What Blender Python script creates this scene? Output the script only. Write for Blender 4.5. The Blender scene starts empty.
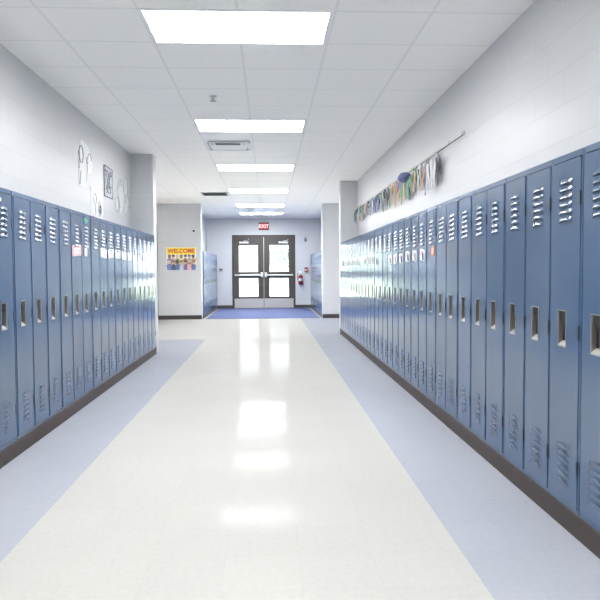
import bpy, bmesh, math, random
from mathutils import Matrix, Vector
random.seed(7)
PI = math.pi
S = bpy.context.scene
COL = S.collection

# ------------------------------------------------------------------ dimensions (metres)
CAM_Z = 1.18
CEIL = 2.854
LW, RW = -1.943, 1.670          # block walls behind the lockers
LF, RF = -1.626, 1.346          # locker fronts
PLINTH, TOP = 0.102, 1.700
LEND, REND = 9.50, 12.275       # where each row of lockers stops
YW, YF, YB = 16.37, 21.04, -7.6 # welcome wall, far wall, wall behind the camera
HALL_L, HALL_R = -6.0, 5.0      # ends of the side halls
PITCH, GROUP = 0.304, 0.920     # locker pitch, pitch of a group of three

# ------------------------------------------------------------------ materials
def new_mat(name):
    m = bpy.data.materials.new(name); m.use_nodes = True
    nt = m.node_tree
    return m, nt, nt.nodes['Principled BSDF']

def N(nt, t, **kw):
    n = nt.nodes.new(t)
    for k, v in kw.items():
        if k in n.inputs: n.inputs[k].default_value = v
        else: setattr(n, k, v)
    return n

def plain(name, col, rough=.5, metal=0., spec=.5, vary=.04, scale=30., bump=0., coat=0.):
    m, nt, b = new_mat(name)
    tc = N(nt, 'ShaderNodeTexCoord')
    no = N(nt, 'ShaderNodeTexNoise', Scale=scale, Detail=4.)
    nt.links.new(tc.outputs['Object'], no.inputs['Vector'])
    mp = N(nt, 'ShaderNodeMapRange'); mp.inputs[3].default_value = 1 - vary; mp.inputs[4].default_value = 1 + vary
    nt.links.new(no.outputs['Fac'], mp.inputs[0])
    mx = N(nt, 'ShaderNodeVectorMath', operation='SCALE')
    mx.inputs[0].default_value = col[:3]
    nt.links.new(mp.outputs[0], mx.inputs['Scale'])
    nt.links.new(mx.outputs[0], b.inputs['Base Color'])
    b.inputs['Roughness'].default_value = rough
    b.inputs['Metallic'].default_value = metal
    b.inputs['Specular IOR Level'].default_value = spec
    b.inputs['Coat Weight'].default_value = coat
    if bump:
        bp = N(nt, 'ShaderNodeBump', Strength=bump, Distance=.01)
        nt.links.new(no.outputs['Fac'], bp.inputs['Height'])
        nt.links.new(bp.outputs[0], b.inputs['Normal'])
    return m

def emit(name, col, strength, base=(.8, .8, .8)):
    m, nt, b = new_mat(name)
    b.inputs['Base Color'].default_value = (*base, 1)
    b.inputs['Emission Color'].default_value = (*col, 1)
    b.inputs['Emission Strength'].default_value = strength
    return m

def block_wall(name, axis, col):
    """painted concrete block; courses of 0.2 m"""
    m, nt, b = new_mat(name)
    tc = N(nt, 'ShaderNodeTexCoord')
    sp = N(nt, 'ShaderNodeSeparateXYZ'); cb = N(nt, 'ShaderNodeCombineXYZ')
    nt.links.new(tc.outputs['Object'], sp.inputs[0])
    ad = N(nt, 'ShaderNodeMath', operation='ADD'); ad.inputs[1].default_value = -.107
    nt.links.new(sp.outputs['Z'], ad.inputs[0])
    a2 = N(nt, 'ShaderNodeMath', operation='ADD'); a2.inputs[1].default_value = .187
    nt.links.new(sp.outputs[axis], a2.inputs[0])
    nt.links.new(a2.outputs[0], cb.inputs[0]); nt.links.new(ad.outputs[0], cb.inputs[1])
    br = N(nt, 'ShaderNodeTexBrick', offset=.5)
    br.inputs['Color1'].default_value = (1, 1, 1, 1); br.inputs['Color2'].default_value = (.985, .985, .985, 1)
    br.inputs['Mortar'].default_value = (.90, .90, .90, 1)
    br.inputs['Scale'].default_value = 1.
    br.inputs['Mortar Size'].default_value = .0042
    br.inputs['Mortar Smooth'].default_value = .5
    br.inputs['Brick Width'].default_value = .406
    br.inputs['Row Height'].default_value = .2
    nt.links.new(cb.outputs[0], br.inputs['Vector'])
    mu = N(nt, 'ShaderNodeMix', data_type='RGBA', blend_type='MULTIPLY'); mu.inputs[0].default_value = 1
    mu.inputs[6].default_value = (*col, 1)
    nt.links.new(br.outputs['Color'], mu.inputs[7])
    nt.links.new(mu.outputs[2], b.inputs['Base Color'])
    no = N(nt, 'ShaderNodeTexNoise', Scale=60., Detail=3.)
    nt.links.new(tc.outputs['Object'], no.inputs['Vector'])
    mm = N(nt, 'ShaderNodeMath', operation='MULTIPLY'); mm.inputs[1].default_value = .12
    nt.links.new(no.outputs['Fac'], mm.inputs[0])
    su = N(nt, 'ShaderNodeMath', operation='SUBTRACT')
    nt.links.new(mm.outputs[0], su.inputs[0]); nt.links.new(br.outputs['Fac'], su.inputs[1])
    bp = N(nt, 'ShaderNodeBump', Strength=.2, Distance=.003)
    nt.links.new(su.outputs[0], bp.inputs['Height']); nt.links.new(bp.outputs[0], b.inputs['Normal'])
    b.inputs['Roughness'].default_value = .38
    return m

WALLC = (.56, .566, .584)
M = {}
M['wall_y'] = block_wall('painted_block_long_walls', 'Y', WALLC)
M['wall_x'] = block_wall('painted_block_cross_walls', 'X', WALLC)

def floor_mat():
    m, nt, b = new_mat('waxed_vinyl_tile')
    tc = N(nt, 'ShaderNodeTexCoord'); sp = N(nt, 'ShaderNodeSeparateXYZ')
    nt.links.new(tc.outputs['Object'], sp.inputs[0])
    def cmp(sock, op, val):
        n = N(nt, 'ShaderNodeMath', operation=op); n.inputs[1].default_value = val
        nt.links.new(sock, n.inputs[0]); return n.outputs[0]
    def mul(a, c):
        n = N(nt, 'ShaderNodeMath', operation='MULTIPLY'); nt.links.new(a, n.inputs[0]); nt.links.new(c, n.inputs[1]); return n.outputs[0]
    left = mul(cmp(sp.outputs['X'], 'LESS_THAN', -1.10), cmp(sp.outputs['Y'], 'LESS_THAN', 11.5))
    right = cmp(sp.outputs['X'], 'GREATER_THAN', .80)
    mxm = N(nt, 'ShaderNodeMath', operation='MAXIMUM'); nt.links.new(left, mxm.inputs[0]); nt.links.new(right, mxm.inputs[1])
    zone = N(nt, 'ShaderNodeMix', data_type='RGBA')
    zone.inputs[6].default_value = (.66, .655, .62, 1); zone.inputs[7].default_value = (.515, .535, .605, 1)
    nt.links.new(mxm.outputs[0], zone.inputs[0])
    # chips in the tile and tile seams
    no = N(nt, 'ShaderNodeTexNoise', Scale=38., Detail=6., Roughness=.7)
    nt.links.new(tc.outputs['Object'], no.inputs['Vector'])
    mp = N(nt, 'ShaderNodeMapRange'); mp.inputs[1].default_value = .35; mp.inputs[2].default_value = .65
    mp.inputs[3].default_value = .96; mp.inputs[4].default_value = 1.025
    nt.links.new(no.outputs['Fac'], mp.inputs[0])
    br = N(nt, 'ShaderNodeTexBrick', offset=0.)
    br.inputs['Color1'].default_value = (1, 1, 1, 1); br.inputs['Color2'].default_value = (.975, .975, .98, 1); br.inputs['Mortar'].default_value = (.93, .93, .93, 1)
    br.inputs['Scale'].default_value = 1.; br.inputs['Mortar Size'].default_value = .0012
    br.inputs['Brick Width'].default_value = .3048; br.inputs['Row Height'].default_value = .3048
    mpg = N(nt, 'ShaderNodeMapping'); mpg.inputs['Location'].default_value = (1.10 + .3048, .06, 0)
    nt.links.new(tc.outputs['Object'], mpg.inputs['Vector']); nt.links.new(mpg.outputs[0], br.inputs['Vector'])
    m1 = N(nt, 'ShaderNodeMix', data_type='RGBA', blend_type='MULTIPLY'); m1.inputs[0].default_value = 1
    nt.links.new(zone.outputs[2], m1.inputs[6]); nt.links.new(br.outputs['Color'], m1.inputs[7])
    m2 = N(nt, 'ShaderNodeVectorMath', operation='SCALE')
    nt.links.new(m1.outputs[2], m2.inputs[0]); nt.links.new(mp.outputs[0], m2.inputs['Scale'])
    nt.links.new(m2.outputs[0], b.inputs['Base Color'])
    w = N(nt, 'ShaderNodeTexNoise', Scale=1.6, Detail=2.)
    nt.links.new(tc.outputs['Object'], w.inputs['Vector'])
    bp = N(nt, 'ShaderNodeBump', Strength=.06, Distance=.02)
    nt.links.new(w.outputs['Fac'], bp.inputs['Height']); nt.links.new(bp.outputs[0], b.inputs['Normal'])
    b.inputs['Roughness'].default_value = .9
    b.inputs['Specular IOR Level'].default_value = 0.
    # wax film, gloss darkened to mute reflections: mirror that grows towards grazing view
    gl = N(nt, 'ShaderNodeBsdfGlossy'); gl.inputs['Color'].default_value = (.13, .13, .13, 1); gl.inputs['Roughness'].default_value = .09
    nt.links.new(bp.outputs[0], gl.inputs['Normal'])
    fr = N(nt, 'ShaderNodeFresnel'); fr.inputs[0].default_value = 1.3
    nt.links.new(bp.outputs[0], fr.inputs['Normal'])
    ms = N(nt, 'ShaderNodeMixShader'); out = nt.nodes['Material Output']
    sc_ = N(nt, 'ShaderNodeMath', operation='MULTIPLY'); sc_.inputs[1].default_value = .8
    nt.links.new(fr.outputs[0], sc_.inputs[0]); nt.links.new(sc_.outputs[0], ms.inputs[0])
    nt.links.new(b.outputs[0], ms.inputs[1]); nt.links.new(gl.outputs[0], ms.inputs[2]); nt.links.new(ms.outputs[0], out.inputs[0])
    return m
M['floor'] = floor_mat()

def ceiling_mat():
    m, nt, b = new_mat('mineral_fibre_ceiling_tile')
    tc = N(nt, 'ShaderNodeTexCoord')
    br = N(nt, 'ShaderNodeTexBrick', offset=0.)
    br.inputs['Color1'].default_value = (.955, .94, .915, 1); br.inputs['Color2'].default_value = (.945, .93, .905, 1)
    br.inputs['Mortar'].default_value = (.855, .845, .83, 1)
    br.inputs['Scale'].default_value = 1.; br.inputs['Mortar Size'].default_value = .011; br.inputs['Mortar Smooth'].default_value = .1
    br.inputs['Brick Width'].default_value = .6325; br.inputs['Row Height'].default_value = .6096
    mpg = N(nt, 'ShaderNodeMapping'); mpg.inputs['Location'].default_value = (.8205 + .6325 * 12, .6096 * 8 - 4.305 % .6096, 0)
    nt.links.new(tc.outputs['Object'], mpg.inputs['Vector']); nt.links.new(mpg.outputs[0], br.inputs['Vector'])
    no = N(nt, 'ShaderNodeTexNoise', Scale=90., Detail=4., Roughness=.8)
    nt.links.new(tc.outputs['Object'], no.inputs['Vector'])
    mp = N(nt, 'ShaderNodeMapRange'); mp.inputs[1].default_value = .3; mp.inputs[2].default_value = .7
    mp.inputs[3].default_value = .93; mp.inputs[4].default_value = 1.04
    nt.links.new(no.outputs['Fac'], mp.inputs[0])
    m2 = N(nt, 'ShaderNodeVectorMath', operation='SCALE')
    nt.links.new(br.outputs['Color'], m2.inputs[0]); nt.links.new(mp.outputs[0], m2.inputs['Scale'])
    nt.links.new(m2.outputs[0], b.inputs['Base Color'])
    bp = N(nt, 'ShaderNodeBump', Strength=.3, Distance=.004)
    nt.links.new(no.outputs['Fac'], bp.inputs['Height']); nt.links.new(bp.outputs[0], b.inputs['Normal'])
    b.inputs['Roughness'].default_value = .8
    b.inputs['Specular IOR Level'].default_value = .25
    return m
M['ceiling'] = ceiling_mat()

def locker_mat():
    """gloss enamel on sheet steel that is never quite flat"""
    m, nt, b = new_mat('blue_locker_enamel')
    tc = N(nt, 'ShaderNodeTexCoord'); oi = N(nt, 'ShaderNodeObjectInfo')
    mp = N(nt, 'ShaderNodeMapRange'); mp.inputs[3].default_value = .94; mp.inputs[4].default_value = 1.06
    nt.links.new(oi.outputs['Random'], mp.inputs[0])
    sc = N(nt, 'ShaderNodeVectorMath', operation='SCALE'); sc.inputs[0].default_value = (.076, .133, .236)
    nt.links.new(mp.outputs[0], sc.inputs['Scale']); nt.links.new(sc.outputs[0], b.inputs['Base Color'])
    of = N(nt, 'ShaderNodeVectorMath', operation='ADD')
    cb = N(nt, 'ShaderNodeCombineXYZ')
    k = N(nt, 'ShaderNodeMath', operation='MULTIPLY'); k.inputs[1].default_value = 40.
    nt.links.new(oi.outputs['Random'], k.inputs[0]); nt.links.new(k.outputs[0], cb.inputs[0])
    nt.links.new(tc.outputs['Object'], of.inputs[0]); nt.links.new(cb.outputs[0], of.inputs[1])
    mpg = N(nt, 'ShaderNodeMapping'); mpg.inputs['Scale'].default_value = (9., 1., 1.3)
    nt.links.new(of.outputs[0], mpg.inputs['Vector'])
    no = N(nt, 'ShaderNodeTexNoise', Scale=1., Detail=2.)
    nt.links.new(mpg.outputs[0], no.inputs['Vector'])
    bp = N(nt, 'ShaderNodeBump', Strength=.055, Distance=.02)
    nt.links.new(no.outputs['Fac'], bp.inputs['Height']); nt.links.new(bp.outputs[0], b.inputs['Normal'])
    b.inputs['Roughness'].default_value = .15
    b.inputs['Specular IOR Level'].default_value = .5; b.inputs['IOR'].default_value = 1.85
    return m
M['locker'] = locker_mat()
M['slot'] = plain('gap_shade_and_pane', (.012, .018, .03), .6)  # dark colour for shade inside gaps and openings, and for building panes
M['gap'] = plain('louvre_opening_shade', (.035, .06, .11), .6)  # shade of the lower louvre openings put into the lip colour
M['hinge'] = plain('hinge_steel', (.012, .020, .042), .5)
M['cup'] = plain('recess_steel', (.33, .29, .25), .35, .7)
M['chrome'] = plain('pale_metal', (.62, .62, .61), .4, .4)
M['rim'] = plain('darker_rim', (.34, .36, .38), .4, .5)
M['black'] = plain('black_plastic', (.012, .012, .014), .5)
M['rubber'] = plain('brown_rubber_base', (.075, .060, .055), .5, spec=.25, vary=.2, scale=4)
M['base'] = plain('dark_rubber_base', (.045, .04, .042), .4)
M['bronze'] = plain('bronze_door_metal', (.060, .048, .043), .45, .1)
M['steel'] = plain('brushed_steel', (.50, .485, .47), .5, .6)
M['alum'] = plain('bright_aluminium', (.60, .60, .59), .4, .4)
M['white'] = plain('white_enamel', (.82, .83, .84), .5, spec=.3)
M['offwhite'] = plain('grey_white_plastic', (.70, .71, .72), .5)
M['grey'] = plain('grey_plastic', (.35, .37, .39), .5)
M['red'] = plain('red_enamel', (.30, .016, .015), .3)
M['paper'] = plain('white_paper', (.88, .88, .87), .8)
M['tracing'] = plain('thin_tracing_paper', (.66, .67, .68), .8)
M['drawpaper'] = plain('drawing_paper', (.76, .77, .77), .8)
M['ink'] = plain('dark_ink', (.10, .10, .11), .8)
M['pencil'] = plain('grey_pencil', (.46, .47, .48), .8)
M['carpet'] = plain('blue_entrance_carpet', (.10, .118, .225), .95, spec=.1, vary=.25, scale=160, bump=.6)
M['diffuser'] = emit('lit_diffuser', (1., .99, .975), 10.0)
M['diffuser_entry'] = emit('lit_diffuser_entry', (.94, .965, 1.), 18.5)
M['diffuser_dim'] = emit('lit_diffuser_added', (1., .99, .975), 6.5)  # dimmer lens for the fill panels added out of frame
M['exit_red'] = emit('lit_red_face', (1., .06, .06), .26, (.4, .02, .02))
M['exit_text'] = emit('lit_letters', (1., .55, .50), .26)
PAL = {'yellow': (.92, .70, .06), 'orange': (.85, .30, .07), 'pink': (.80, .36, .42), 'purple': (.20, .11, .42), 'blue': (.07, .14, .50), 'navy': (.03, .05, .20), 'teal': (.06, .32, .34),
       'green': (.10, .40, .10), 'olive': (.22, .28, .10), 'black': (.02, .02, .025), 'grey': (.33, .34, .36), 'white': (.85, .85, .85), 'red': (.55, .05, .05), 'brown': (.23, .12, .06), 'tan': (.72, .50, .33), 'silver': (.58, .61, .66), 'blush': (.82, .52, .56), 'indigo': (.06, .07, .27)}
for k, v in PAL.items(): M['p_' + k] = plain('paper_' + k, v, .75)
for k, v in PAL.items(): M['c_' + k] = plain('craft_' + k, tuple(.72 * c + .28 * (.30 + .4 * sum(v) / 3) for c in v), .8)

def glass_mat():
    m = bpy.data.materials.new('clear_door_glass'); m.use_nodes = True
    nt = m.node_tree; nt.nodes.clear()
    o = nt.nodes.new('ShaderNodeOutputMaterial'); mx = nt.nodes.new('ShaderNodeMixShader')
    t = nt.nodes.new('ShaderNodeBsdfTransparent'); g = nt.nodes.new('ShaderNodeBsdfGlossy')
    t.inputs[0].default_value = (.93, .97, .97, 1); g.inputs['Roughness'].default_value = .02
    f = nt.nodes.new('ShaderNodeFresnel'); f.inputs[0].default_value = 1.45
    nt.links.new(f.outputs[0], mx.inputs[0]); nt.links.new(t.outputs[0], mx.inputs[1]); nt.links.new(g.outputs[0], mx.inputs[2]); nt.links.new(mx.outputs[0], o.inputs[0])
    return m
M['glass'] = glass_mat()

# ------------------------------------------------------------------ mesh builder
class MB:
    def __init__(s): s.bm = bmesh.new(); s.mats = []
    def mi(s, m):
        m = M[m] if isinstance(m, str) else m
        if m not in s.mats: s.mats.append(m)
        return s.mats.index(m)
    def quad(s, pts, m, smooth=False):
        f = s.bm.faces.new([s.bm.verts.new(p) for p in pts]); f.material_index = s.mi(m); f.smooth = smooth; return f
    def box(s, lo, hi, m, skip=()):
        x0, y0, z0 = lo; x1, y1, z1 = hi
        v = [s.bm.verts.new(p) for p in [(x0,y0,z0),(x1,y0,z0),(x1,y1,z0),(x0,y1,z0),(x0,y0,z1),(x1,y0,z1),(x1,y1,z1),(x0,y1,z1)]]
        for n, ix in (('-z',(3,2,1,0)),('+z',(4,5,6,7)),('-y',(0,1,5,4)),('+x',(1,2,6,5)),('+y',(2,3,7,6)),('-x',(3,0,4,7))):
            if n in skip: continue
            f = s.bm.faces.new([v[i] for i in ix]); f.material_index = s.mi(m)
        return s
    def loft(s, rings, m, caps=True, smooth=True, closed=True):
        i = s.mi(m); R = [[s.bm.verts.new(p) for p in r] for r in rings]
        n = len(R[0])
        for a, b in zip(R, R[1:]):
            for k in range(n if closed else n - 1):
                f = s.bm.faces.new((a[k], a[(k+1) % n], b[(k+1) % n], b[k])); f.material_index = i; f.smooth = smooth
        if caps and closed:
            f = s.bm.faces.new(list(reversed(R[0]))); f.material_index = i
            f = s.bm.faces.new(R[-1]); f.material_index = i
        return s
    def lathe(s, c, prof, m, axis='z', n=20, smooth=True):
        rings = []
        for r, h in prof:
            ring = []
            for k in range(n):
                a = 2 * PI * k / n; p, q = r * math.cos(a), r * math.sin(a)
                o = {'z': (p, q, h), 'y': (p, h, q), 'x': (h, p, q)}[axis]
                ring.append((c[0] + o[0], c[1] + o[1], c[2] + o[2]))
            rings.append(ring)
        return s.loft(rings, m, True, smooth)
    def tube(s, pts, r, m, n=8):
        rings = []
        pts = [Vector(p) for p in pts]
        for i, p in enumerate(pts):
            d = (pts[min(i+1, len(pts)-1)] - pts[max(i-1, 0)]).normalized()
            u = d.cross(Vector((0, 0, 1)))
            if u.length < 1e-3: u = d.cross(Vector((0, 1, 0)))
            u.normalize(); w = d.cross(u)
            rr = r[i] if isinstance(r, (list, tuple)) else r
            rings.append([p + u * rr * math.cos(2*PI*k/n) + w * rr * math.sin(2*PI*k/n) for k in range(n)])
        return s.loft(rings, m)
    def poly(s, pts2, plane, at, th, m):
        """extruded outline; plane 'yz' at x=at or 'xz' at y=at, thickness th along the plane's normal"""
        def P(a, b, t): return (at + t, a, b) if plane == 'yz' else (a, at + t, b)
        i = s.mi(m)
        A = [s.bm.verts.new(P(a, b, 0)) for a, b in pts2]; B = [s.bm.verts.new(P(a, b, th)) for a, b in pts2]
        for f in (s.bm.faces.new(A), s.bm.faces.new(list(reversed(B)))): f.material_index = i
        n = len(A)
        for k in range(n):
            f = s.bm.faces.new((A[k], B[k], B[(k+1) % n], A[(k+1) % n])); f.material_index = i
        return s
    def build(s, name, parent=None, loc=None, bevel=0., normals=True):
        if normals: bmesh.ops.recalc_face_normals(s.bm, faces=s.bm.faces[:])
        me = bpy.data.meshes.new(name); s.bm.to_mesh(me); s.bm.free()
        for m in s.mats: me.materials.append(m)
        o = bpy.data.objects.new(name, me); COL.objects.link(o)
        if parent is not None: o.parent = parent
        if loc is not None: o.location = loc
        if bevel:
            md = o.modifiers.new('bevel', 'BEVEL'); md.width = bevel; md.segments = 2; md.limit_method = 'ANGLE'
        return o

def tag(o, label=None, cat=None, group=None, kind=None):
    if label: o['label'] = label
    if cat: o['category'] = cat
    if group: o['group'] = group
    if kind: o['kind'] = kind
    return o
def empty(name, loc, rz=0.):
    o = bpy.data.objects.new(name, None); COL.objects.link(o); o.location = loc; o.rotation_euler = (0, 0, rz); o.empty_display_size = .05
    return o
def struct(o, label=None):
    o['kind'] = 'structure'
    if label: o['label'] = label
    return o
def copy_tree(o, parent=None):
    c = o.copy(); COL.objects.link(c)
    if parent is not None: c.parent = parent; c.matrix_parent_inverse = o.matrix_parent_inverse
    for ch in o.children: copy_tree(ch, c)
    return c
def ordw(n):
    w = ['', 'first','second','third','fourth','fifth','sixth','seventh','eighth','ninth','tenth','eleventh','twelfth','thirteenth','fourteenth','fifteenth','sixteenth','seventeenth','eighteenth','nineteenth','twentieth']
    if n <= 20: return w[n]
    if n == 30: return 'thirtieth'
    return ('twenty-' if n < 30 else 'thirty-') + w[n % 10]

# ------------------------------------------------------------------ the shell
T = .2
struct(MB().box((HALL_L, YB, -.1), (HALL_R, YF + .15, 0), 'floor').build('floor'), 'glossy vinyl tile floor with cream middle and lavender side bands')
struct(MB().box((HALL_L, YB, CEIL), (HALL_R, YF + .15, CEIL + .1), 'ceiling').build('ceiling'), 'white suspended tile ceiling')
struct(MB().box((LW - T, YB, 0), (LW, LEND, CEIL), 'wall_y').build('wall_left'), 'white painted block wall above the lockers, left')
struct(MB().box((RW, YB, 0), (RW + T, REND, CEIL), 'wall_y').build('wall_right'), 'white painted block wall above the lockers, right')
w = MB(); wx0, wx1, wz0, wz1 = -1.45, 1.18, .45, 2.55
w.box((HALL_L, YB - T, 0), (wx0, YB, CEIL), 'wall_x'); w.box((wx1, YB - T, 0), (HALL_R, YB, CEIL), 'wall_x')
w.box((wx0, YB - T, 0), (wx1, YB, wz0), 'wall_x'); w.box((wx0, YB - T, wz1), (wx1, YB, CEIL), 'wall_x')
struct(w.build('wall_back'))
w = MB(); n_ = 4; q_ = .045
for k in range(n_ + 1):
    x = wx0 + (wx1 - wx0) * k / n_; w.box((x - q_ / 2, YB - .13, wz0), (x + q_ / 2, YB - .04, wz1), 'bronze')
for z in (wz0, .95, wz1 - q_): w.box((wx0, YB - .125, z), (wx1, YB - .045, z + q_), 'bronze')
wn = struct(w.build('fill_window_1'))  # unseen window added behind the camera for fill light
MB().box((wx0, YB - .09, wz0), (wx1, YB - .084, wz1), 'glass').build('glass_pane', wn)
struct(MB().box((HALL_L, LEND, 0), (LF, LEND + .24, CEIL), 'wall_x').build('wall_left_pier', bevel=.012), 'white painted wall end at the far end of the left lockers')
struct(MB().box((RF, REND, 0), (HALL_R, REND + .2, CEIL), 'wall_x').build('wall_right_pier', bevel=.012), 'white painted wall end at the far end of the right lockers')
struct(MB().box((HALL_L - T, LEND + .24, 0), (HALL_L, YW, CEIL), 'wall_y').build('wall_left_hall'))
struct(MB().box((HALL_R, REND + .2, 0), (HALL_R + T, YW, CEIL), 'wall_y').build('wall_right_hall'))
# the wall with the poster, with its door opening at the left
DX0, DX1, DZ = -3.74, -2.78, 2.26
w = MB()
w.box((DX1 + .0, YW, 0), (LF - .03, YW + .26, CEIL), 'wall_x')
w.box((HALL_L, YW, 0), (DX0, YW + .26, CEIL), 'wall_x')
w.box((DX0, YW, DZ), (DX1, YW + .26, CEIL), 'wall_x')
struct(w.build('wall_left_far'), 'white wall carrying the yellow poster')
struct(MB().box((RF, YW, 0), (HALL_R, YW + .26, CEIL), 'wall_x').build('wall_right_far', bevel=.012), 'white wall end right of the entrance recess')
struct(MB().box((LW - T, YW + .26, 0), (LW, YF, CEIL), 'wall_y').build('wall_left_entry'))
struct(MB().box((RW, YW + .26, 0), (RW + T, YF, CEIL), 'wall_y').build('wall_right_entry'))
# far wall with the entrance opening
FX0, FX1, FZ = -1.150, .860, 2.335
w = MB()
w.box((LW - T, YF, 0), (FX0, YF + .15, CEIL), 'wall_x'); w.box((FX1, YF, 0), (RW + T, YF + .15, CEIL), 'wall_x'); w.box((FX0, YF, FZ), (FX1, YF + .15, CEIL), 'wall_x')
struct(w.build('wall_far'), 'pale wall around the glazed entrance doors')
# rubber base
struct(MB().box((LW, 3.0, 0), (LF + .008, LEND + .02, PLINTH), 'rubber').build('baseboard_left', bevel=.004), 'brown rubber base under the left lockers')
struct(MB().box((RF - .008, 1.8, 0), (RW, REND + .01, PLINTH), 'rubber').build('baseboard_right', bevel=.004), 'brown rubber base under the right lockers')
struct(MB().box((DX1 + .06, YW - .012, 0), (LF - .03, YW, .10), 'base').build('baseboard_left_far'), 'dark base strip under the poster wall')
struct(MB().box((RF - .002, YW - .012, 0), (HALL_R, YW, .10), 'base').build('baseboard_right_far'), 'dark base strip on the right wall end')
b = MB(); b.box((LF, YF - .012, 0), (FX0, YF, .10), 'base'); b.box((FX1, YF - .012, 0), (RF, YF, .10), 'base')
struct(b.build('baseboard_far'), 'dark base strip beside the entrance doors')
struct(MB().box((LW, YW + .26, 0), (LF, YF - .012, PLINTH), 'base').build('baseboard_left_entry'))
struct(MB().box((RF, YW + .26, 0), (RW, YF - .012, PLINTH), 'base').build('baseboard_right_entry'))
# side door beyond the left wall end, only its frame's edge shows
d = MB(); d.box((DX1, YW - .03, 0), (DX1 + .06, YW + .1, DZ + .08), 'bronze'); d.box((DX0 - .06, YW - .03, 0), (DX0, YW + .1, DZ + .08), 'bronze'); d.box((DX0, YW - .03, DZ), (DX1, YW + .1, DZ + .08), 'bronze')
dr = struct(d.build('door_3', bevel=.004), 'bronze framed side door past the left lockers')
MB().box((DX0 + .004, YW + .01, .01), (DX1 - .004, YW + .055, DZ - .004), 'bronze').build('leaf', dr)
h_ = MB(); h_.lathe((DX0 + .09, YW - .02, 1.0), [(.012, -.02), (.012, .03)], 'steel', 'y'); h_.box((DX0 + .07, YW - .05, .99), (DX0 + .2, YW - .035, 1.012), 'steel'); h_.build('handle', dr)
for z in (.3, 1.15, 2.0):
    MB().lathe((DX1 - .005, YW - .02, z), [(.01, -.06), (.01, .06)], 'black', 'z', 10).build('hinge', dr)

# ------------------------------------------------------------------ entrance doors
CX = (FX0 + FX1) / 2
f = MB(); y0, y1 = YF - .02, YF + .11
f.box((FX0, y0, 0), (FX0 + .05, y1, FZ), 'bronze'); f.box((FX1 - .05, y0, 0), (FX1, y1, FZ), 'bronze'); f.box((FX0 + .05, y0, FZ - .06), (FX1 - .05, y1, FZ), 'bronze')
tr = struct(f.build('trim_1', bevel=.004), 'bronze metal frame around the double entrance doors')
st = MB(); st.box((FX0 + .05, YF + .056, .012), (FX0 + .085, YF + .075, FZ - .06), 'bronze'); st.box((FX1 - .085, YF + .056, .012), (FX1 - .05, YF + .075, FZ - .06), 'bronze'); st.box((FX0 + .085, YF + .056, FZ - .09), (FX1 - .085, YF + .075, FZ - .06), 'bronze'); st.box((CX - .04, YF + .056, .012), (CX + .04, YF + .10, FZ - .09), 'bronze')
st.build('door_light_stop', tr)  # stops and centre bar added behind the leaves to block sky leaks
MB().box((FX0 + .05, YF - .02, 0), (FX1 - .05, YF + .11, .016), 'steel').build('threshold', tr)
def entry_leaf(name, x0, x1, hinge_left, label):
    ya, yb = YF + .005, YF + .05
    st_h, st_m = .155, .175      # hinge stile, meeting stile
    g0, g1 = (x0 + st_h, x1 - st_m) if hinge_left else (x0 + st_m, x1 - st_h)
    m = MB()
    zb, zt = .016, FZ - .064
    m.box((x0, ya, zb), (g0, yb, zt), 'bronze'); m.box((g1, ya, zb), (x1, yb, zt), 'bronze')
    for a, c in ((zb, .365), (.965, 1.155), (2.02, zt)): m.box((g0, ya, a), (g1, yb, c), 'bronze')
    L = struct(m.build(name), label)
    for a, c in ((.365, .965), (1.155, 2.02)):
        MB().box((g0, ya + .018, a), (g1, ya + .026, c), 'glass').build('glass_pane', L)
        bd = MB(); q = .012
        bd.box((g0, ya - .006, a), (g0 + q, ya, c), 'bronze'); bd.box((g1 - q, ya - .006, a), (g1, ya, c), 'bronze'); bd.box((g0 + q, ya - .006, a), (g1 - q, ya, a + q), 'bronze'); bd.box((g0 + q, ya - .006, c - q), (g1 - q, ya, c), 'bronze')
        bd.build('glazing_bead', L)
    MB().box((x0 + .012, ya - .004, .02), (x1 - .012, ya, .31), 'steel').build('kick_plate', L)['label'] = 'brushed steel kick plate'
    p = MB()
    p.box((x0 + .03, ya - .06, 1.035), (x1 - .03, ya - .022, 1.085), 'alum')
    pb = p.build('panic_bar', L, bevel=.008); pb['label'] = 'bright metal push bar'
    hx = (x1 - .10) if hinge_left else (x0 + .02)
    MB().box((hx, ya - .068, .985), (hx + .075, ya, 1.145), 'alum').build('latch_case', pb, bevel=.006)
    ex = (x0 + .02) if hinge_left else (x1 - .07)
    MB().box((ex, ya - .055, 1.03), (ex + .05, ya, 1.09), 'alum').build('end_bracket', pb, bevel=.006)
    cx0 = g0 + .02 if hinge_left else g1 - .32
    cl = MB().box((cx0, ya - .07, 2.065), (cx0 + .30, ya, 2.125), 'alum').build('door_closer', L, bevel=.006); cl['label'] = 'pale metal door closer'
    MB().tube([(cx0 + .15, ya - .045, 2.125), (cx0 + .15, ya - .045, 2.15), (cx0 + .27, ya - .10, 2.155), (cx0 + .30, ya - .03, 2.20)], .008, 'alum').build('closer_arm', cl)
    return L
entry_leaf('door_1', FX0 + .053, CX - .004, True, 'left leaf of the glazed bronze entrance doors')
entry_leaf('door_2', CX + .004, FX1 - .053, False, 'right leaf of the glazed bronze entrance doors')
MB().box((CX - .008, YF - .004, .012), (CX + .008, YF + .0045, FZ - .061), 'steel').build('mullion', tr)['label'] = 'bright metal strip where the leaves meet'

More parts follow.
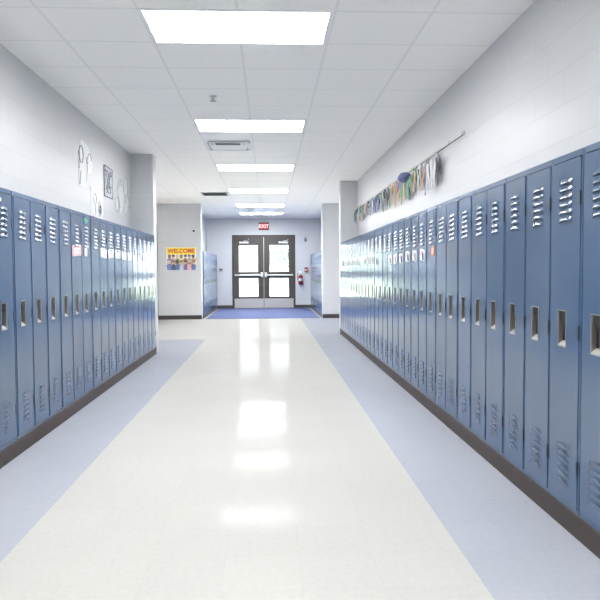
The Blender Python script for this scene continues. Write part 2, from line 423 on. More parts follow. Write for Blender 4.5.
# ------------------------------------------------------------------ lockers
H = TOP - PLINTH
def make_locker():
    root = empty('locker', (0, 0, 0))
    w = PITCH / 2 - .0007; D = .312
    b = MB()
    s_ = .011                      # stile width
    b.box((-w, 0, 0), (-w + s_, D, H), 'locker'); b.box((w - s_, 0, 0), (w, D, H), 'locker')
    b.box((-w + s_, 0, H - .028), (w - s_, D, H), 'locker'); b.box((-w + s_, 0, 0), (w - s_, D, .018), 'locker')
    b.box((-w + s_, D - .01, .018), (w - s_, D, H - .028), 'locker')
    b.box((-w + s_, .016, .018), (w - s_, .018, H - .028), 'slot')  # dark sheet standing in for shade behind the door gap
    b.build('body', root)
    # door sheet with the opening for the latch recess, folded edges, pressed louvres
    a = w - s_ - .004; z0, z1 = .022, H - .033; yf = -.0045
    hx0, hx1, hz0, hz1 = -.058, .016, .728, .890
    d = MB()
    xs = [-a, hx0, hx1, a]; zs = [z0, hz0, hz1, z1]
    for i in range(3):
        for j in range(3):
            if i == 1 and j == 1: continue
            d.quad([(xs[i], yf, zs[j]), (xs[i+1], yf, zs[j]), (xs[i+1], yf, zs[j+1]), (xs[i], yf, zs[j+1])], 'locker')
    d.quad([(-a, yf, z0), (-a, yf, z1), (-a, .014, z1), (-a, .014, z0)], 'locker'); d.quad([(a, yf, z0), (a, .014, z0), (a, .014, z1), (a, yf, z1)], 'locker')
    d.quad([(-a, yf, z1), (a, yf, z1), (a, .014, z1), (-a, .014, z1)], 'locker'); d.quad([(-a, yf, z0), (-a, .014, z0), (a, .014, z0), (a, yf, z0)], 'locker')
    for zt, flip in [(1.592 - PLINTH - k * .0335, 0) for k in range(6)] + [(.385 - PLINTH - k * .0335, 1) for k in range(6)]:
        nu, nv = 18, 5
        G = []
        for j in range(nv + 1):
            v = j / nv; row = []
            for i in range(nu + 1):
                u = -1 + 2 * i / nu
                top = zt - .010 * u * u; bot = zt - .0265 - .004 * u * u
                out = (.0065 if flip else .0100) * math.sin(((1 - v) if flip else v) * PI / 2) * max(0, 1 - abs(u) ** 7)
                row.append(d.bm.verts.new((u * .062, yf - .0004 - out, top + (bot - top) * v)))
            G.append(row)
        for j in range(nv):
            for i in range(nu):
                fc = d.bm.faces.new((G[j][i], G[j+1][i], G[j+1][i+1], G[j][i+1])); fc.smooth = True; fc.material_index = d.mi('locker')
        E = G[0] if flip else G[-1]
        back = [d.bm.verts.new((v.co.x, yf - .0004, v.co.z + (-.002 if flip else .002))) for v in E]
        for i in range(nu):
            fc = d.bm.faces.new((E[i], back[i], back[i+1], E[i+1]) if not flip else (E[i+1], back[i+1], back[i], E[i])); fc.material_index = d.mi('gap' if flip else 'slot')  # closed lips coloured dark in place of shaded openings
    door = d.build('door', root, normals=False)
    # latch recess
    c = MB(); yb = .024
    c.box((hx0, yb, hz0), (hx1, yb + .002, hz1), 'cup')
    c.box((hx0, yf, hz0), (hx0 + .002, yb, hz1), 'cup'); c.box((hx1 - .002, yf, hz0), (hx1, yb, hz1), 'cup'); c.box((hx0, yf, hz1 - .002), (hx1, yb, hz1), 'cup')
    cup = c.build('latch_recess', door); cup['label'] = 'recessed steel latch pocket'
    r = MB(); q = .0045
    r.box((hx0 - q, yf - .003, hz0 - q), (hx0, yf, hz1 + q), 'rim'); r.box((hx1, yf - .003, hz0 - q), (hx1 + q, yf, hz1 + q), 'rim'); r.box((hx0, yf - .003, hz1), (hx1, yf, hz1 + q), 'rim')
    r.box((hx0, yf - .003, hz0 - q), (hx1, yf, hz0), 'rim')
    r.loft([[(hx0 + .002, yf - .002, hz0), (hx0 + .002, yf - .002, hz0 + .006), (hx0 + .002, yb, hz0 + .030), (hx0 + .002, yb, hz0)],
            [(hx1 - .002, yf - .002, hz0), (hx1 - .002, yf - .002, hz0 + .006), (hx1 - .002, yb, hz0 + .030), (hx1 - .002, yb, hz0)]], 'chrome', smooth=False)  # lip coloured paler than the rim for the light it catches
    r.build('recess_rim', door)['label'] = 'bright metal rim of the latch pocket'
    k = MB(); k.box((hx0 + .004, .001, hz1 - .040), (hx1 - .004, yb, hz1 - .003), 'black'); k.box((hx0 + .026, -.002, hz1 - .052), (hx1 - .012, .012, hz1 - .012), 'black')  # larger block paints the shade in the pocket top, smaller is the lever
    k.build('latch', door)['label'] = 'black lift latch with painted pocket shade'
    for zc in (1.49, .905, .305):
        hg = MB(); hg.box((a - .006, yf - .003, zc - PLINTH - .032), (a + .005, yf + .004, zc - PLINTH + .032), 'hinge'); hg.build('hinge', root)
    return root
proto = make_locker()
used = [False]
def locker(x, yc, rz, label, group):
    if used[0]: o = copy_tree(proto)
    else: o = proto; used[0] = True
    o.location = (x, yc, PLINTH); o.rotation_euler = (0, 0, rz)
    tag(o, label, 'locker', group)
    for ch in o.children:
        if ch.name.startswith('door'):
            ch.rotation_euler = (random.gauss(0, .0010), 0, random.gauss(0, .0028))
    return o
def row_centres(y_start, n, first_in_group=0):
    out = []
    for k in range(n):
        i = k + first_in_group
        out.append(y_start + (i // 3 - first_in_group // 3) * GROUP + (i % 3 - first_in_group % 3) * PITCH + PITCH / 2)
    return out
# left row: visible ones start with the one cut by the frame
LY = row_centres(4.285 - .008 - PITCH, 18, 2)
RY = row_centres(2.768 - .008 - PITCH, 32, 2)
LTAG = {5.66, }
def left_label(k):
    n = k + 1
    extra = {1: 'cut by the frame', 2: 'bare door', 6: 'with a pink tag', 7: 'with a green sticker'}.get(n)
    return 'blue metal locker in the left row, %s from the camera%s' % (ordw(n), ', ' + extra if extra else '')
def right_label(k):
    n = k + 1
    extra = {1: 'cut by the frame', 10: 'with an orange tag'}.get(n)
    return 'blue metal locker in the right row, %s from the camera%s' % (ordw(n), ', ' + extra if extra else '')
for k, y in enumerate(LY): locker(LF, y, PI / 2, left_label(k), 'blue lockers along the left wall')
for k, y in enumerate(RY): locker(RF, y, -PI / 2, right_label(k), 'blue lockers along the right wall')
EY = row_centres(YW + .27, 14)
for k, y in enumerate(EY):
    locker(LF, y, PI / 2, 'blue locker left of the entrance carpet, %s from the poster wall corner' % ordw(k + 1), 'lockers left of the entrance')
    locker(RF, y, -PI / 2, 'blue locker right of the entrance carpet, %s from the white wall end' % ordw(k + 1), 'lockers right of the entrance')

# ------------------------------------------------------------------ tags on the locker doors
def near(Ys, y): return min(range(len(Ys)), key=lambda i: abs(Ys[i] - y))
def tag_card(side, y, z, wd, ht, col, ink, label, group, roll=0., cat='name tag', name='name_tag', oval=False):
    x = LF + .0065 if side == 'L' else RF - .0065
    sgn = 1 if side == 'L' else -1
    root = empty(name, (x, y, z - ht / 2))
    c = MB()
    if oval:
        pts = [(wd/2*math.cos(2*PI*i/20), ht/2 + ht/2*math.sin(2*PI*i/20)) for i in range(20)]
    else:
        q = min(wd, ht) * .12
        pts = [(-wd/2, q), (-wd/2 + q, 0), (wd/2 - q, 0), (wd/2, q), (wd/2, ht - q), (wd/2 - q, ht), (-wd/2 + q, ht), (-wd/2, ht - q)]
    cr, sr = math.cos(roll), math.sin(roll)
    rot = lambda P: [(a * cr - (b - ht/2) * sr, ht/2 + a * sr + (b - ht/2) * cr) for a, b in P]
    c.poly(rot(pts), 'yz', 0, .0015 * sgn, col); c.build('card', root)
    for nm, P, m in ink:
        MB().poly(rot([(a * wd, b * ht) for a, b in P]), 'yz', .0015 * sgn, .0008 * sgn, m).build(nm, root)
    return tag(root, label, cat, group)
def ell(cx, cy, rx, ry, n=12): return [(cx + rx * math.cos(2*PI*i/n), cy + ry * math.sin(2*PI*i/n)) for i in range(n)]
def rect(x0, y0, x1, y1): return [(x0, y0), (x1, y0), (x1, y1), (x0, y1)]
gl = 'tags on the left locker doors'; gr = 'tags on the right locker doors'
tag_card('L', 5.665, 1.364, .262, .092, 'p_blush', [('lettering', rect(-.36, .55, .36, .75), 'p_white'), ('lettering', rect(-.30, .22, .25, .42), 'p_white')], 'wide pink name tag, the biggest on the left lockers', gl, .05)
tag_card('L', 5.94, 1.360, .085, .078, 'paper', [('lettering', rect(-.25, .4, .25, .5), 'pencil')], 'narrow white tag just beyond the pink one on the left', gl)
tag_card('L', 5.95, 1.640, .12, .056, 'p_teal', [('printed_shape', ell(0, .5, .3, .3), 'p_green')], 'green sticker above the louvres on a left locker', None, 0, 'sticker', 'sticker', True)
tag_card('L', 4.085, 1.625, .03, .024, 'p_white', [('printed_shape', ell(0, .5, .3, .3), 'p_silver')], 'tiny white number sticker at the left frame edge', None, 0, 'sticker', 'number_sticker', True)
for n, (k, lab) in enumerate([(8, 'white tag, third from the camera on the left lockers'), (9, 'white tag, fourth from the camera on the left lockers'), (10, 'white tag, fifth from the camera on the left lockers'),
                (11, 'white tag, sixth from the camera on the left lockers'), (12, 'white tag, seventh from the camera on the left lockers'), (14, 'white tag, second from the far end on left lockers'), (15, 'white tag, nearest the far end on the left lockers')]):
    tag_card('L', LY[k] - .01, 1.365 + random.uniform(-.006, .006), .235, .090, 'paper', [('lettering', rect(-.34, .55, .30, .64), 'p_silver'), ('drawing', ell(.2, .28, .14, .16), 'p_silver')], lab, gl, random.uniform(-.06, .06))
tag_card('R', 5.315, 1.335, .105, .085, 'p_orange', [('drawing', ell(0, .5, .26, .36), 'p_blush')], 'orange tag, nearest the camera on the right lockers', gr, 0, oval=True)
kk = near(RY, 5.60)
cnt = 0
for k in range(kk, len(RY) - 1):
    if k in (kk + 6, kk + 7, kk + 12): continue
    cnt += 1
    y = RY[k]
    dark = ('p_black', 'p_navy', 'p_grey')[cnt % 3]
    tag_card('R', y, 1.308 + random.uniform(-.01, .01), .17, .10, 'paper',
             [('drawing', [(-.42, .10), (-.05, .05), (.02, .40), (-.12, .85), (-.30, .70)], dark), ('drawing', ell(.15, .62, .16, .18), ('p_tan', 'p_pink', 'p_silver')[cnt % 3])],
             'white tag with a dark drawing on right lockers, %s past the orange tag' % ordw(cnt), gr, random.uniform(-.1, .1))

# ------------------------------------------------------------------ ceiling fixtures
LX = -.1927
def troffer(y, label, lens='diffuser'):
    r = empty('ceiling_light', (LX, y + .295, CEIL))
    f = MB(); a, c, q = .6275, .3048, .028; z = -.012
    for lo, hi in (((-a, -c, z), (-a + q, c, 0)), ((a - q, -c, z), (a, c, 0)), ((-a + q, -c, z), (a - q, -c + q * .5, 0)), ((-a + q, c - q * .5, z), (a - q, c, 0))): f.box(lo, hi, 'white')
    f.build('frame', r, bevel=.002)
    MB().box((-a + q, -c + q * .5, -.008), (a - q, c - q * .5, -.002), lens).build('diffuser', r)
    return tag(r, label, 'ceiling light', 'lit ceiling panels down the corridor')
for k in range(5):
    troffer(4.305 + 3.048 * k, ['lit rectangular ceiling panel nearest the camera, the largest', 'second lit ceiling panel from the camera, before the air diffuser', 'third lit ceiling panel, just past the air diffuser', 'fourth lit ceiling panel, beside the dark return grille', 'fifth lit ceiling panel, next to last before the entrance doors'][k], 'diffuser_entry' if k == 4 else 'diffuser')
troffer(18.80, 'lit ceiling panel farthest down, in front of the exit sign', 'diffuser_entry')
for k in range(1, 4): troffer(4.305 - 3.048 * k, 'added fill panel out of frame, %s behind the largest one' % ordw(k), 'diffuser_dim')  # unseen panels added behind the camera as fill light
# unseen panels added round the corner to light the side halls
def side_light(x, y, label):
    o = troffer(y, label); o.location.x = x; o['group'] = 'added fill panels in the side halls'
side_light(-3.9, 12.2, 'added fill panel round the corner in left side hall')
side_light(3.6, 13.6, 'added fill panel round the corner in right side hall')
# supply diffuser
r = empty('air_diffuser', (-.51, 8.79, CEIL)); a = .29
f = MB()
for lo, hi in (((-a, -a, -.012), (a, -a + .035, 0)), ((-a, a - .035, -.036), (a, a, 0)), ((-a, -a + .035, -.030), (-a + .035, a - .035, 0)), ((a - .035, -a + .035, -.030), (a, a - .035, 0))): f.box(lo, hi, 'white')
f.build('frame', r, bevel=.004)
MB().box((-a + .035, -a + .035, -.004), (a - .035, a - .035, -.001), 'white').build('pan', r)
p = MB(); p.loft([[(-.23, -.245, -.030), (.23, -.245, -.030), (.23, .235, -.030), (-.23, .235, -.030)], [(-.23, -.245, -.020), (.23, -.245, -.020), (.23, .235, -.020), (-.23, .235, -.020)]], 'white', smooth=False)
p.build('plaque', r, bevel=.006)
MB().box((-.16, -.238, -.033), (.16, -.130, -.0302), 'slot').build('slot', r)['label'] = 'dark air slot'
for sx in (-1, 1): MB().lathe((sx * .20, -.18, -.0302), [(.014, 0), (.010, -.006)], 'grey', 'z', 12).build('screw', r)
tag(r, 'square white air diffuser with dark slot between ceiling panels', 'vent')
# return grille
r = empty('return_grille', (-1.14, 14.33, CEIL)); a = .275
f = MB()
for lo, hi in (((-a, -a, -.014), (a, -a + .03, 0)), ((-a, a - .03, -.014), (a, a, 0)), ((-a, -a + .03, -.014), (-a + .03, a - .03, 0)), ((a - .03, -a + .03, -.014), (a, a - .03, 0))): f.box(lo, hi, 'grey')
f.build('frame', r)
s_ = MB()
s_.box((-a + .03, -a + .03, -.003), (a - .03, a - .03, -.001), 'slot')
for k in range(12):
    yy = -a + .055 + k * .040
    s_.loft([[(-a + .03, yy, -.012), (-a + .03, yy + .003, -.012), (-a + .03, yy + .018, -.004), (-a + .03, yy + .015, -.004)], [(a - .03, yy, -.012), (a - .03, yy + .003, -.012), (a - .03, yy + .018, -.004), (a - .03, yy + .015, -.004)]], 'grey', smooth=False)
s_.build('blades', r); tag(r, 'dark square return air grille in the ceiling, beside the fourth panel', 'vent')
# sprinkler and detector
r = empty('sprinkler_head', (-.516, 6.39, CEIL))
MB().lathe((0, 0, 0), [(.036, 0), (.034, -.006), (.016, -.010)], 'chrome').build('escutcheon', r)
MB().lathe((0, 0, 0), [(.010, -.010), (.010, -.030), (.006, -.032), (.006, -.046)], 'steel', n=12).build('stem', r)
MB().lathe((0, 0, 0), [(.030, -.046), (.030, -.049)], 'grey').build('deflector', r)
tag(r, 'small sprinkler head in the ceiling behind the largest panel', 'sprinkler')
r = empty('smoke_detector', (-.46, 17.85, CEIL))
MB().lathe((0, 0, 0), [(.085, 0), (.085, -.012), (.078, -.016)], 'white').build('base', r)
MB().lathe((0, 0, 0), [(.070, -.016), (.064, -.040), (.045, -.050)], 'offwhite').build('head', r)
tag(r, 'white round smoke detector between the two farthest ceiling panels', 'smoke detector')

# ------------------------------------------------------------------ lettering helper
def text(body, name, parent, loc, size, mat, ext=.002, rot=(PI / 2, 0, 0), bold=0.):
    cu = bpy.data.curves.new(name, 'FONT'); cu.body = body; cu.size = size; cu.extrude = ext; cu.align_x = 'CENTER'; cu.align_y = 'CENTER'; cu.offset = bold
    cu.materials.append(M[mat])
    tmp = bpy.data.objects.new(name, cu); COL.objects.link(tmp)
    me = bpy.data.meshes.new_from_object(tmp.evaluated_get(bpy.context.evaluated_depsgraph_get()))
    bpy.data.objects.remove(tmp); bpy.data.curves.remove(cu)
    o = bpy.data.objects.new(name, me); COL.objects.link(o); o.parent = parent; o.location = loc; o.rotation_euler = rot
    return o
# exit sign
r = empty('exit_sign', (-.135, YF, 2.49))
MB().box((-.16, -.055, 0), (.16, 0, .235), 'black').build('housing', r, bevel=.008)
MB().box((-.122, -.0595, .034), (.122, -.0552, .2), 'exit_red').build('face', r)['label'] = 'lit red face'
text('EXIT', 'lettering', r, (0, -.0625, .1175), .155, 'exit_text', .001, bold=.004)
tag(r, 'lit red EXIT sign in dark housing above the entrance doors', 'exit sign')

# ------------------------------------------------------------------ small things on the far walls
r = empty('fire_extinguisher', (1.015, YF, .76)); rr = .068
MB().lathe((0, -.085, 0), [(.055, 0), (rr, .012), (rr, .235), (.060, .262), (.038, .285), (.020, .292), (.020, .31)], 'red', n=24).build('cylinder', r)
MB().lathe((0, -.085, 0), [(rr + .0012, .10), (rr + .0012, .185)], 'paper', n=24).build('paper_label', r)['label'] = 'white instruction label'
v = MB(); v.lathe((0, -.085, 0), [(.024, .31), (.024, .35), (.014, .356)], 'chrome', n=14); v.lathe((0, -.115, .333), [(.017, -.012), (.017, .006)], 'white', 'y', 14)
v.build('valve', r)
hd = MB(); hd.loft([[(-.012, -.09, .352), (.012, -.09, .352), (.012, -.09, .362), (-.012, -.09, .362)], [(-.012 + .09, -.10, .40), (.012 + .09, -.10, .40), (.012 + .09, -.10, .41), (-.012 + .09, -.10, .41)]], 'alum', smooth=False)
hd.box((-.012, -.098, .340), (.085, -.074, .350), 'alum'); hd.build('handle', r)
MB().tube([(-.02, -.085, .338), (-.065, -.09, .345), (-.092, -.10, .30), (-.088, -.115, .20), (-.078, -.125, .12)], [.009, .009, .009, .009, .013], 'black').build('hose', r)
MB().box((-.045, -.022, .12), (.045, 0, .42), 'white').build('bracket', r, bevel=.004)['label'] = 'white wall bracket'
tag(r, 'red fire extinguisher hung on the far wall right of the doors', 'fire extinguisher')
r = empty('alarm_pull_station', (1.205, YF, 1.155))
MB().box((-.055, -.045, 0), (.055, 0, .145), 'red').build('body', r, bevel=.006)
MB().box((-.038, -.058, .045), (.038, -.0455, .075), 'p_white').build('pull_bar', r)
tag(r, 'small dark red fire alarm pull box above the extinguisher', 'fire alarm')
r = empty('alarm_strobe', (1.19, YF, 2.12))
MB().box((-.045, -.045, 0), (.045, 0, .15), 'grey').build('body', r, bevel=.006)
MB().lathe((0, -.046, .05), [(.028, 0), (.024, -.012), (.010, -.02)], 'black', 'y').build('lens', r)
tag(r, 'small dark alarm unit high on the far wall right of doors', 'alarm')
r = empty('thermostat', (-1.505, YF, 1.175))
MB().box((-.062, -.035, 0), (.062, 0, .11), 'grey').build('body', r, bevel=.008)
MB().box((-.035, -.038, .045), (.035, -.0352, .085), 'black').build('screen', r)
tag(r, 'grey thermostat box on the far wall left of the doors', 'thermostat')
r = empty('wall_sensor', (-1.83, YW, 2.14))
MB().box((-.04, -.02, 0), (.04, 0, .085), 'offwhite').build('plate', r, bevel=.004)
MB().lathe((0, -.02, .043), [(.030, 0), (.028, -.018), (.012, -.032)], 'black', 'y').build('lens', r)
tag(r, 'small dark sensor on the white wall above the yellow poster', 'sensor')

# ------------------------------------------------------------------ welcome poster
r = empty('welcome_poster', (-2.143, YW, 1.215)); hw, hh = .362, .565
MB().box((-hw, -.006, 0), (hw, -.001, hh), 'paper').build('sheet', r)
MB().box((-hw + .01, -.0085, .390), (hw - .01, -.0062, hh - .008), 'p_yellow').build('banner', r)['label'] = 'yellow heading band'
text('WELCOME', 'lettering', r, (0, -.0095, .472), .135, 'p_red', .001, bold=.004)['label'] = 'red heading letters'
def figure(cx, cz, s, top, skin, hair):
    g = MB(); y = -.0062
    g.poly([(cx + a * s, cz + b * s) for a, b in ((-.05, -.12), (.05, -.12), (.062, .0), (.035, .03), (-.035, .03), (-.062, 0))], 'xz', y, -.0014, top)
    g.poly([(cx + a * s, cz + .075 * s + b * s) for a, b in ell(0, 0, .04, .045, 14)], 'xz', y - .0016, -.0010, skin)
    g.poly([(cx + a * s, cz + .092 * s + b * s) for a, b in ell(0, .006, .043, .030, 14)], 'xz', y - .0028, -.0006, hair)
    g.poly([(cx + a * s, cz + b * s) for a, b in ((.045, -.02), (.060, -.03), (.085, .055), (.072, .062))], 'xz', y - .0016, -.0008, skin)
    g.build('printed_figure', r)
tops = ['p_purple', 'p_pink', 'p_green', 'p_yellow', 'p_red', 'p_teal', 'p_orange', 'p_blue', 'p_navy', 'p_blue', 'p_silver', 'p_purple', 'p_pink', 'p_blue', 'p_navy']
hairs = ['p_brown', 'p_black', 'p_tan', 'p_brown', 'p_black']
n = 0
for cz, xs in ((.262, [-.29, -.195, -.10, 0, .10, .195, .29]), (.122, [-.30, -.20, -.10, .0, .10, .20, .30])):
    for x in xs:
        figure(x, cz, 1.0, tops[n % len(tops)].replace('p_', 'c_'), 'c_tan' if n % 3 else 'c_brown', hairs[n % 5].replace('p_', 'c_')); n += 1
tag(r, 'poster with yellow WELCOME band over a crowd of small figures', 'poster')

# ------------------------------------------------------------------ drawings on the left wall
def sheet(name, y, z, wd, ht, mat, strokes, label, outline=None):
    r = empty(name, (LW, y, z))
    c = MB(); c.poly(outline or rect(-wd/2, 0, wd/2, ht), 'yz', .001, .004, mat); c.build('paper', r)
    for nm, P, rad, m in strokes:
        MB().tube([(.0075, a, b) for a, b in P], rad, m, 6).build(nm, r)
    return tag(r, label, 'drawing', 'drawings taped above the left lockers')
def arc(cx, cy, rx, ry, a0, a1, n=12): return [(cx + rx * math.cos(a0 + (a1 - a0) * i / n), cy + ry * math.sin(a0 + (a1 - a0) * i / n)) for i in range(n + 1)]
sheet('cutout_drawing', 7.17, 2.07, .5, .46, 'drawpaper', [('line', arc(-.17, .34, .07, .09, 0, 2*PI), .006, 'pencil'), ('line', [(-.26, .18), (-.24, .30), (-.27, .36)], .005, 'pencil'), ('line', [(.02, .08), (.05, .22), (.02, .34)], .004, 'pencil'), ('line', [(-.24, .02), (-.22, .10), (-.20, .16)], .006, 'pencil'), ('line', arc(.15, .30, .08, .1, .3, 3.4),   .004, 'pencil')],
      'large white paper cutout, drawing nearest the camera on left wall',
      [(-.26, 0), (.04, .0), (.10, .18), (.24, .20), (.28, .34), (.10, .47), (-.16, .50), (-.26, .36)])
dg = sheet('framed_drawing', 8.155, 2.09, .40, .36, 'p_silver', [('border', [(-.2, 0), (-.2, .36), (.2, .36), (.2, 0), (-.2, 0)], .007, 'p_grey')] + [('line', P, .006, 'p_grey') for P in
      (arc(-.06, .20, .08, .12, 0, 2*PI), arc(.10, .22, .06, .10, .5, 5.5), [(-.15, .32), (-.02, .18), (.12, .06)], [(.15, .32), (.04, .2), (-.14, .08)], [(-.1, .04), (-.04, .12), (-.06, .2)], arc(.02, .10, .07, .05, 0, 2*PI))],
      'grey drawing with dark border, highest on the left wall')
sheet('flower_drawing', 7.62, 1.80, .52, .32, 'drawpaper', [('line', P, .0035, 'pencil') for P in (arc(-.1, .2, .06, .06, 0, 2*PI), arc(.08, .12, .05, .07, 0, 2*PI), [(-.1, .14), (-.08, .06), (-.1, .02)])] + [('line', arc(.12, .10, .035, .05, 0, 2*PI), .006, 'ink'), ('line', [(.06, .02), (.10, .05), (.17, .03)], .005, 'pencil')],
      'white sheet with faint flowers, lowest drawing on the left wall')
sheet('outline_drawing', 8.90, 1.93, .95, .56, 'tracing', [('line', P, .0035, 'pencil') for P in (arc(.22, .40, .14, .14, 0, 2*PI), arc(.30, .22, .12, .10, -1, 3.6), arc(-.12, .28, .13, .18, .6, 5), [(-.2, .02), (-.16, .14), (-.22, .24)], [(.02, .04), (.10, .12), (.12, .26)], arc(-.30, .12, .10, .1, 0, 2*PI))],
      'white sheet with thin outline figures, drawing next to wall corner',
      [(-.45, .04), (-.2, .0), (.30, .06), (.46, .22), (.42, .48), (.22, .56), (.0, .50), (-.16, .36), (-.36, .30)])

# ------------------------------------------------------------------ display rail and paper crafts on the right wall
r = empty('display_rail', (RW, 8.95, 2.345))
MB().box((-.016, -3.40, -.012), (0, 3.40, .014), 'steel').build('strip', r, bevel=.002)
for yy in (-3.36, -2.95, -1.5, 0., 1.5, 3.2): MB().box((-.019, yy - .012, -.014), (-.0005, yy + .012, .016), 'grey').build('clip', r)
tag(r, 'long metal display rail on the right wall above the lockers', 'rail')
crafts = [  # body colours, strips, size
    ('silver', ('black', 'white', 'grey', 'white'), .15, .32), ('grey', ('white', 'silver', 'blue', 'orange'), .15, .35), ('white', ('silver', 'black', 'white', 'olive'), .14, .31),
    ('green', ('pink', 'green', 'red'), .11, .27), ('indigo', ('green', 'teal', 'green', 'brown', 'pink', 'green'), .17, .33), ('blue', ('green', 'tan', 'brown'), .16, .28),
    ('pink', ('orange', 'green', 'tan'), .12, .34), ('tan', ('pink', 'green', 'green'), .10, .34), ('grey', ('black', 'grey', 'silver'), .13, .30), ('navy', ('black', 'white', 'navy'), .10, .30),
    ('green', ('green', 'white', 'silver'), .10, .27), ('purple', ('blue', 'purple', 'silver'), .12, .30), ('green', ('blue', 'navy', 'purple'), .11, .29), ('silver', ('blue', 'navy', 'white'), .10, .27),
    ('teal', ('silver', 'blue', 'teal'), .10, .27), ('grey', ('grey', 'white', 'black'), .10, .28), ('black', ('grey', 'black', 'silver'), .09, .26), ('pink', ('pink', 'silver', 'green'), .10, .28),
    ('olive', ('black', 'olive', 'tan'), .09, .27), ('green', ('grey', 'green', 'pink'), .10, .28), ('black', ('teal', 'black', 'silver'), .09, .27), ('teal', ('silver', 'pink', 'white'), .09, .25), ('navy', ('grey', 'navy', 'green'), .09, .26), ('grey', ('teal', 'green', 'olive'), .09, .30)]
def craft(y, body, strips, s, length, label):
    r = empty('paper_craft', (RW - .03, y, 2.335))
    MB().tube([(-.0, 0, 0), (.001, 0, -.03)], .003, 'p_white', 6).build('string', r)
    dome = s > .165
    g = MB()   # puffed paper body
    prof = [(.10, .0), (.62, -.10), (.95, -.36), (1.0, -.60), (.88, -.82), (.55, -.97), (.12, -1.0)]
    wd, hg = (1.0, .62) if dome else (.36, 1.35)
    g.lathe((0, 0, -.01), [(s * wd * a, s * hg * h) for a, h in prof], 'c_' + body, n=14)
    for v in g.bm.verts: v.co.x = v.co.x * .42 - .045 if dome else v.co.x * .6
    g.build('body', r)
    n = len(strips)
    for k, c in enumerate(strips):
        q = MB(); yy = (k - (n - 1) / 2) * s * (.52 if dome else .48); w_ = s * random.uniform(.15, .30); ph = random.uniform(0, 6); z0 = -s * random.uniform(.25, .7) - .02
        L = length * random.uniform(.82, 1.12) + z0; A = []
        for i in range(9):
            t = i / 8; xo = -.022 + .008 * math.sin(ph + t * 4) - .005 * math.sin(k * 2.1); yo = yy * (1 + .15 * t) + .006 * math.sin(ph * 2 + t * 5); z = z0 - L * t
            ww = w_ * (1 - .55 * max(0, t - .6) / .4)
            A.append([(xo - .002, yo - ww, z), (xo - .002, yo + ww, z), (xo + .002, yo + ww, z), (xo + .002, yo - ww, z)])
        q.loft(A, 'c_' + c, smooth=False); q.build('paper_strip', r)
    return tag(r, label, 'paper craft', 'paper crafts hung along the display rail')
yc = [6.38, 6.72, 7.05, 7.32, 7.68, 8.06, 8.36, 8.68] + [9.0 + .218 * i for i in range(16)]
for k, (yy, (bd, st, s, ln)) in enumerate(zip(yc, crafts)):
    craft(yy, bd, st, s, ln, ('%s paper craft with %s strips, %s from the camera on the rail' % (bd, ' and '.join(dict.fromkeys(st[:2])), ordw(k + 1))))

# ------------------------------------------------------------------ entrance carpet
c = MB(); c.box((LF + .07, YW + .02, .0), (RF - .07, YF - .03, .010), 'carpet')
tag(c.build('entrance_carpet'), 'blue carpet on the floor in front of the entrance doors', 'carpet')

# ------------------------------------------------------------------ outdoors
M['pave'] = plain('pale_paving', (.62, .62, .60), .9, vary=.08, scale=3)
M['lawn'] = plain('mown_grass', (.42, .50, .36), .95, vary=.3, scale=20)
M['bark'] = plain('bark', (.20, .16, .13), .9, vary=.3)
M['leaf'] = plain('leaf_green', (.055, .072, .08), .9, spec=.2, vary=.3)
M['siding'] = plain('pale_siding', (.72, .73, .74), .8)
M['roof'] = plain('grey_roof', (.28, .29, .31), .9)
struct(MB().box((-30, YF + .15, -.25), (30, 75, -.03), 'lawn').build('ground_outside'), 'grass outside the entrance doors')
struct(MB().box((-30, YB - 50, -.25), (30, YB - T, -.05), 'pave').build('ground_behind'))  # unseen pale ground that bounces daylight in through the added window
struct(MB().box((-2.6, YF + .15, -.2), (1.6, 40, -.012), 'pave').build('path_outside'), 'pale path outside the entrance doors')
def tree(x, y, s, label):
    r = empty('tree', (x, y, -.03))
    t = MB(); t.tube([(0, 0, 0), (.03, 0, 1.2 * s), (-.04, .02, 2.2 * s), (.02, 0, 3.4 * s)], [.16 * s, .12 * s, .09 * s, .04 * s], 'bark', 10)
    for k in range(5):
        a = k * 1.3; t.tube([(0, 0, (1.5 + .3 * k) * s), (.5 * math.cos(a) * s, .5 * math.sin(a) * s, (2.0 + .3 * k) * s), (.95 * math.cos(a) * s, .95 * math.sin(a) * s, (2.5 + .28 * k) * s)], [.05 * s, .035 * s, .012 * s], 'bark', 7)
    t.build('trunk', r)
    g = MB(); i = g.mi('leaf'); rnd = random.Random(int(x * 10))
    for _ in range(2600):
        th, u, q = rnd.uniform(0, 2*PI), rnd.uniform(-1, 1), rnd.random() ** .45
        p = Vector((1.35 * s * q * math.sqrt(1 - u*u) * math.cos(th), 1.35 * s * q * math.sqrt(1 - u*u) * math.sin(th), 3.0 * s + 1.25 * s * q * u))
        d1 = Vector((rnd.gauss(0, 1), rnd.gauss(0, 1), rnd.gauss(0, 1))).normalized() * .075 * s; d2 = d1.orthogonal().normalized() * .04 * s
        f = g.bm.faces.new([g.bm.verts.new(p + v) for v in (d1, d2, -d1, -d2)]); f.material_index = i
    g.build('foliage', r, normals=False)
    return tag(r, label, 'tree')
tree(.72, 40.0, .66, 'leafy tree seen through the right entrance door')
r = empty('building', (-4.0, 62, -.03))
g = MB(); g.box((-7, 0, 0), (6, 6, 3.2), 'siding')
for k in range(14): g.box((-7, -.03, .2 + k * .21), (6, 0, .215 + k * .21), 'roof')
g.build('wall', r)
MB().loft([[(-7.4, -.5, 3.2), (6.4, -.5, 3.2), (6.4, 6.5, 3.2), (-7.4, 6.5, 3.2)], [(-7.4, 2.9, 4.9), (6.4, 2.9, 4.9), (6.4, 3.1, 4.9), (-7.4, 3.1, 4.9)]], 'roof', smooth=False).build('roof', r)
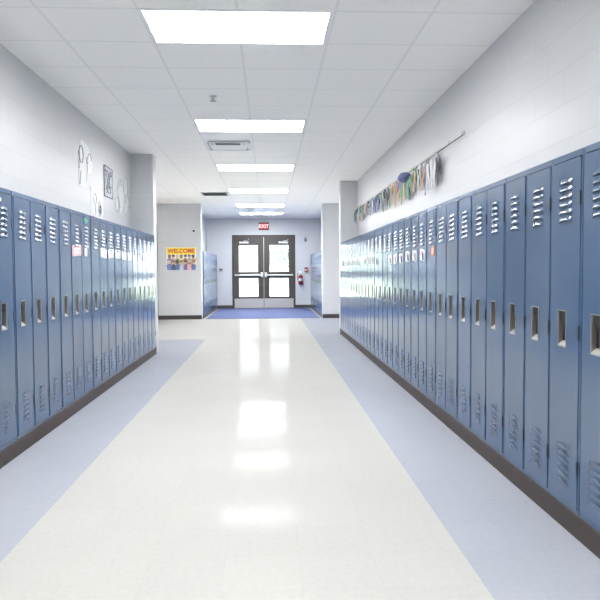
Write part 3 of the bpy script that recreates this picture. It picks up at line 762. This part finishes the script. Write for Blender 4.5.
for x in (-4, 0, 3.5):
    wn = MB().box((x - .6, -.06, 1.0), (x + .6, -.03, 2.2), 'white').build('window', r); MB().box((x - .5, -.08, 1.1), (x + .5, -.06, 2.1), 'slot').build('pane', wn)
tag(r, 'pale low building seen through the left entrance door', 'building')

# ------------------------------------------------------------------ daylight
W = bpy.data.worlds.new('overcast_sky'); S.world = W; W.use_nodes = True
bg = W.node_tree.nodes['Background']
bg.inputs[0].default_value = (.95, .975, 1.0, 1); bg.inputs[1].default_value = 3.8

sun = bpy.data.lights.new('sun', 'SUN'); sun.energy = 13.; sun.angle = .0093; sun.color = (1., .97, .92)
so = bpy.data.objects.new('sun', sun); COL.objects.link(so); so.rotation_euler = (0, math.radians(38), 0)
# ------------------------------------------------------------------ camera
f_px, pitch, yaw, roll = 657.444, .044, .0477, -.0055
r0 = Vector((math.cos(yaw), -math.sin(yaw), 0)); f0 = Vector((math.sin(yaw), math.cos(yaw), 0)); Z = Vector((0, 0, 1))
F = math.cos(pitch) * f0 - math.sin(pitch) * Z; u0 = math.sin(pitch) * f0 + math.cos(pitch) * Z
R_ = math.cos(roll) * r0 + math.sin(roll) * u0; U_ = -math.sin(roll) * r0 + math.cos(roll) * u0
cam = bpy.data.cameras.new('camera'); co = bpy.data.objects.new('camera', cam); COL.objects.link(co)
cam.sensor_fit = 'HORIZONTAL'; cam.sensor_width = 36; cam.lens = 36 * f_px / 600; cam.clip_start = .05; cam.clip_end = 300
mw = Matrix.Identity(4)
for i in range(3): mw[i][0], mw[i][1], mw[i][2] = R_[i], U_[i], -F[i]
mw[2][3] = CAM_Z
co.matrix_world = mw
S.camera = co

S.view_settings.view_transform = 'Standard'; S.view_settings.look = 'None'
S.view_settings.exposure = 1.62; S.view_settings.gamma = 1.0; S.view_settings.use_curve_mapping = False
S.cycles.use_denoising = True
S.cycles.caustics_reflective = False; S.cycles.caustics_refractive = False
S.cycles.max_bounces = 10; S.cycles.diffuse_bounces = 6; S.cycles.glossy_bounces = 5; S.cycles.transparent_max_bounces = 12
S.cycles.sample_clamp_indirect = 8.0
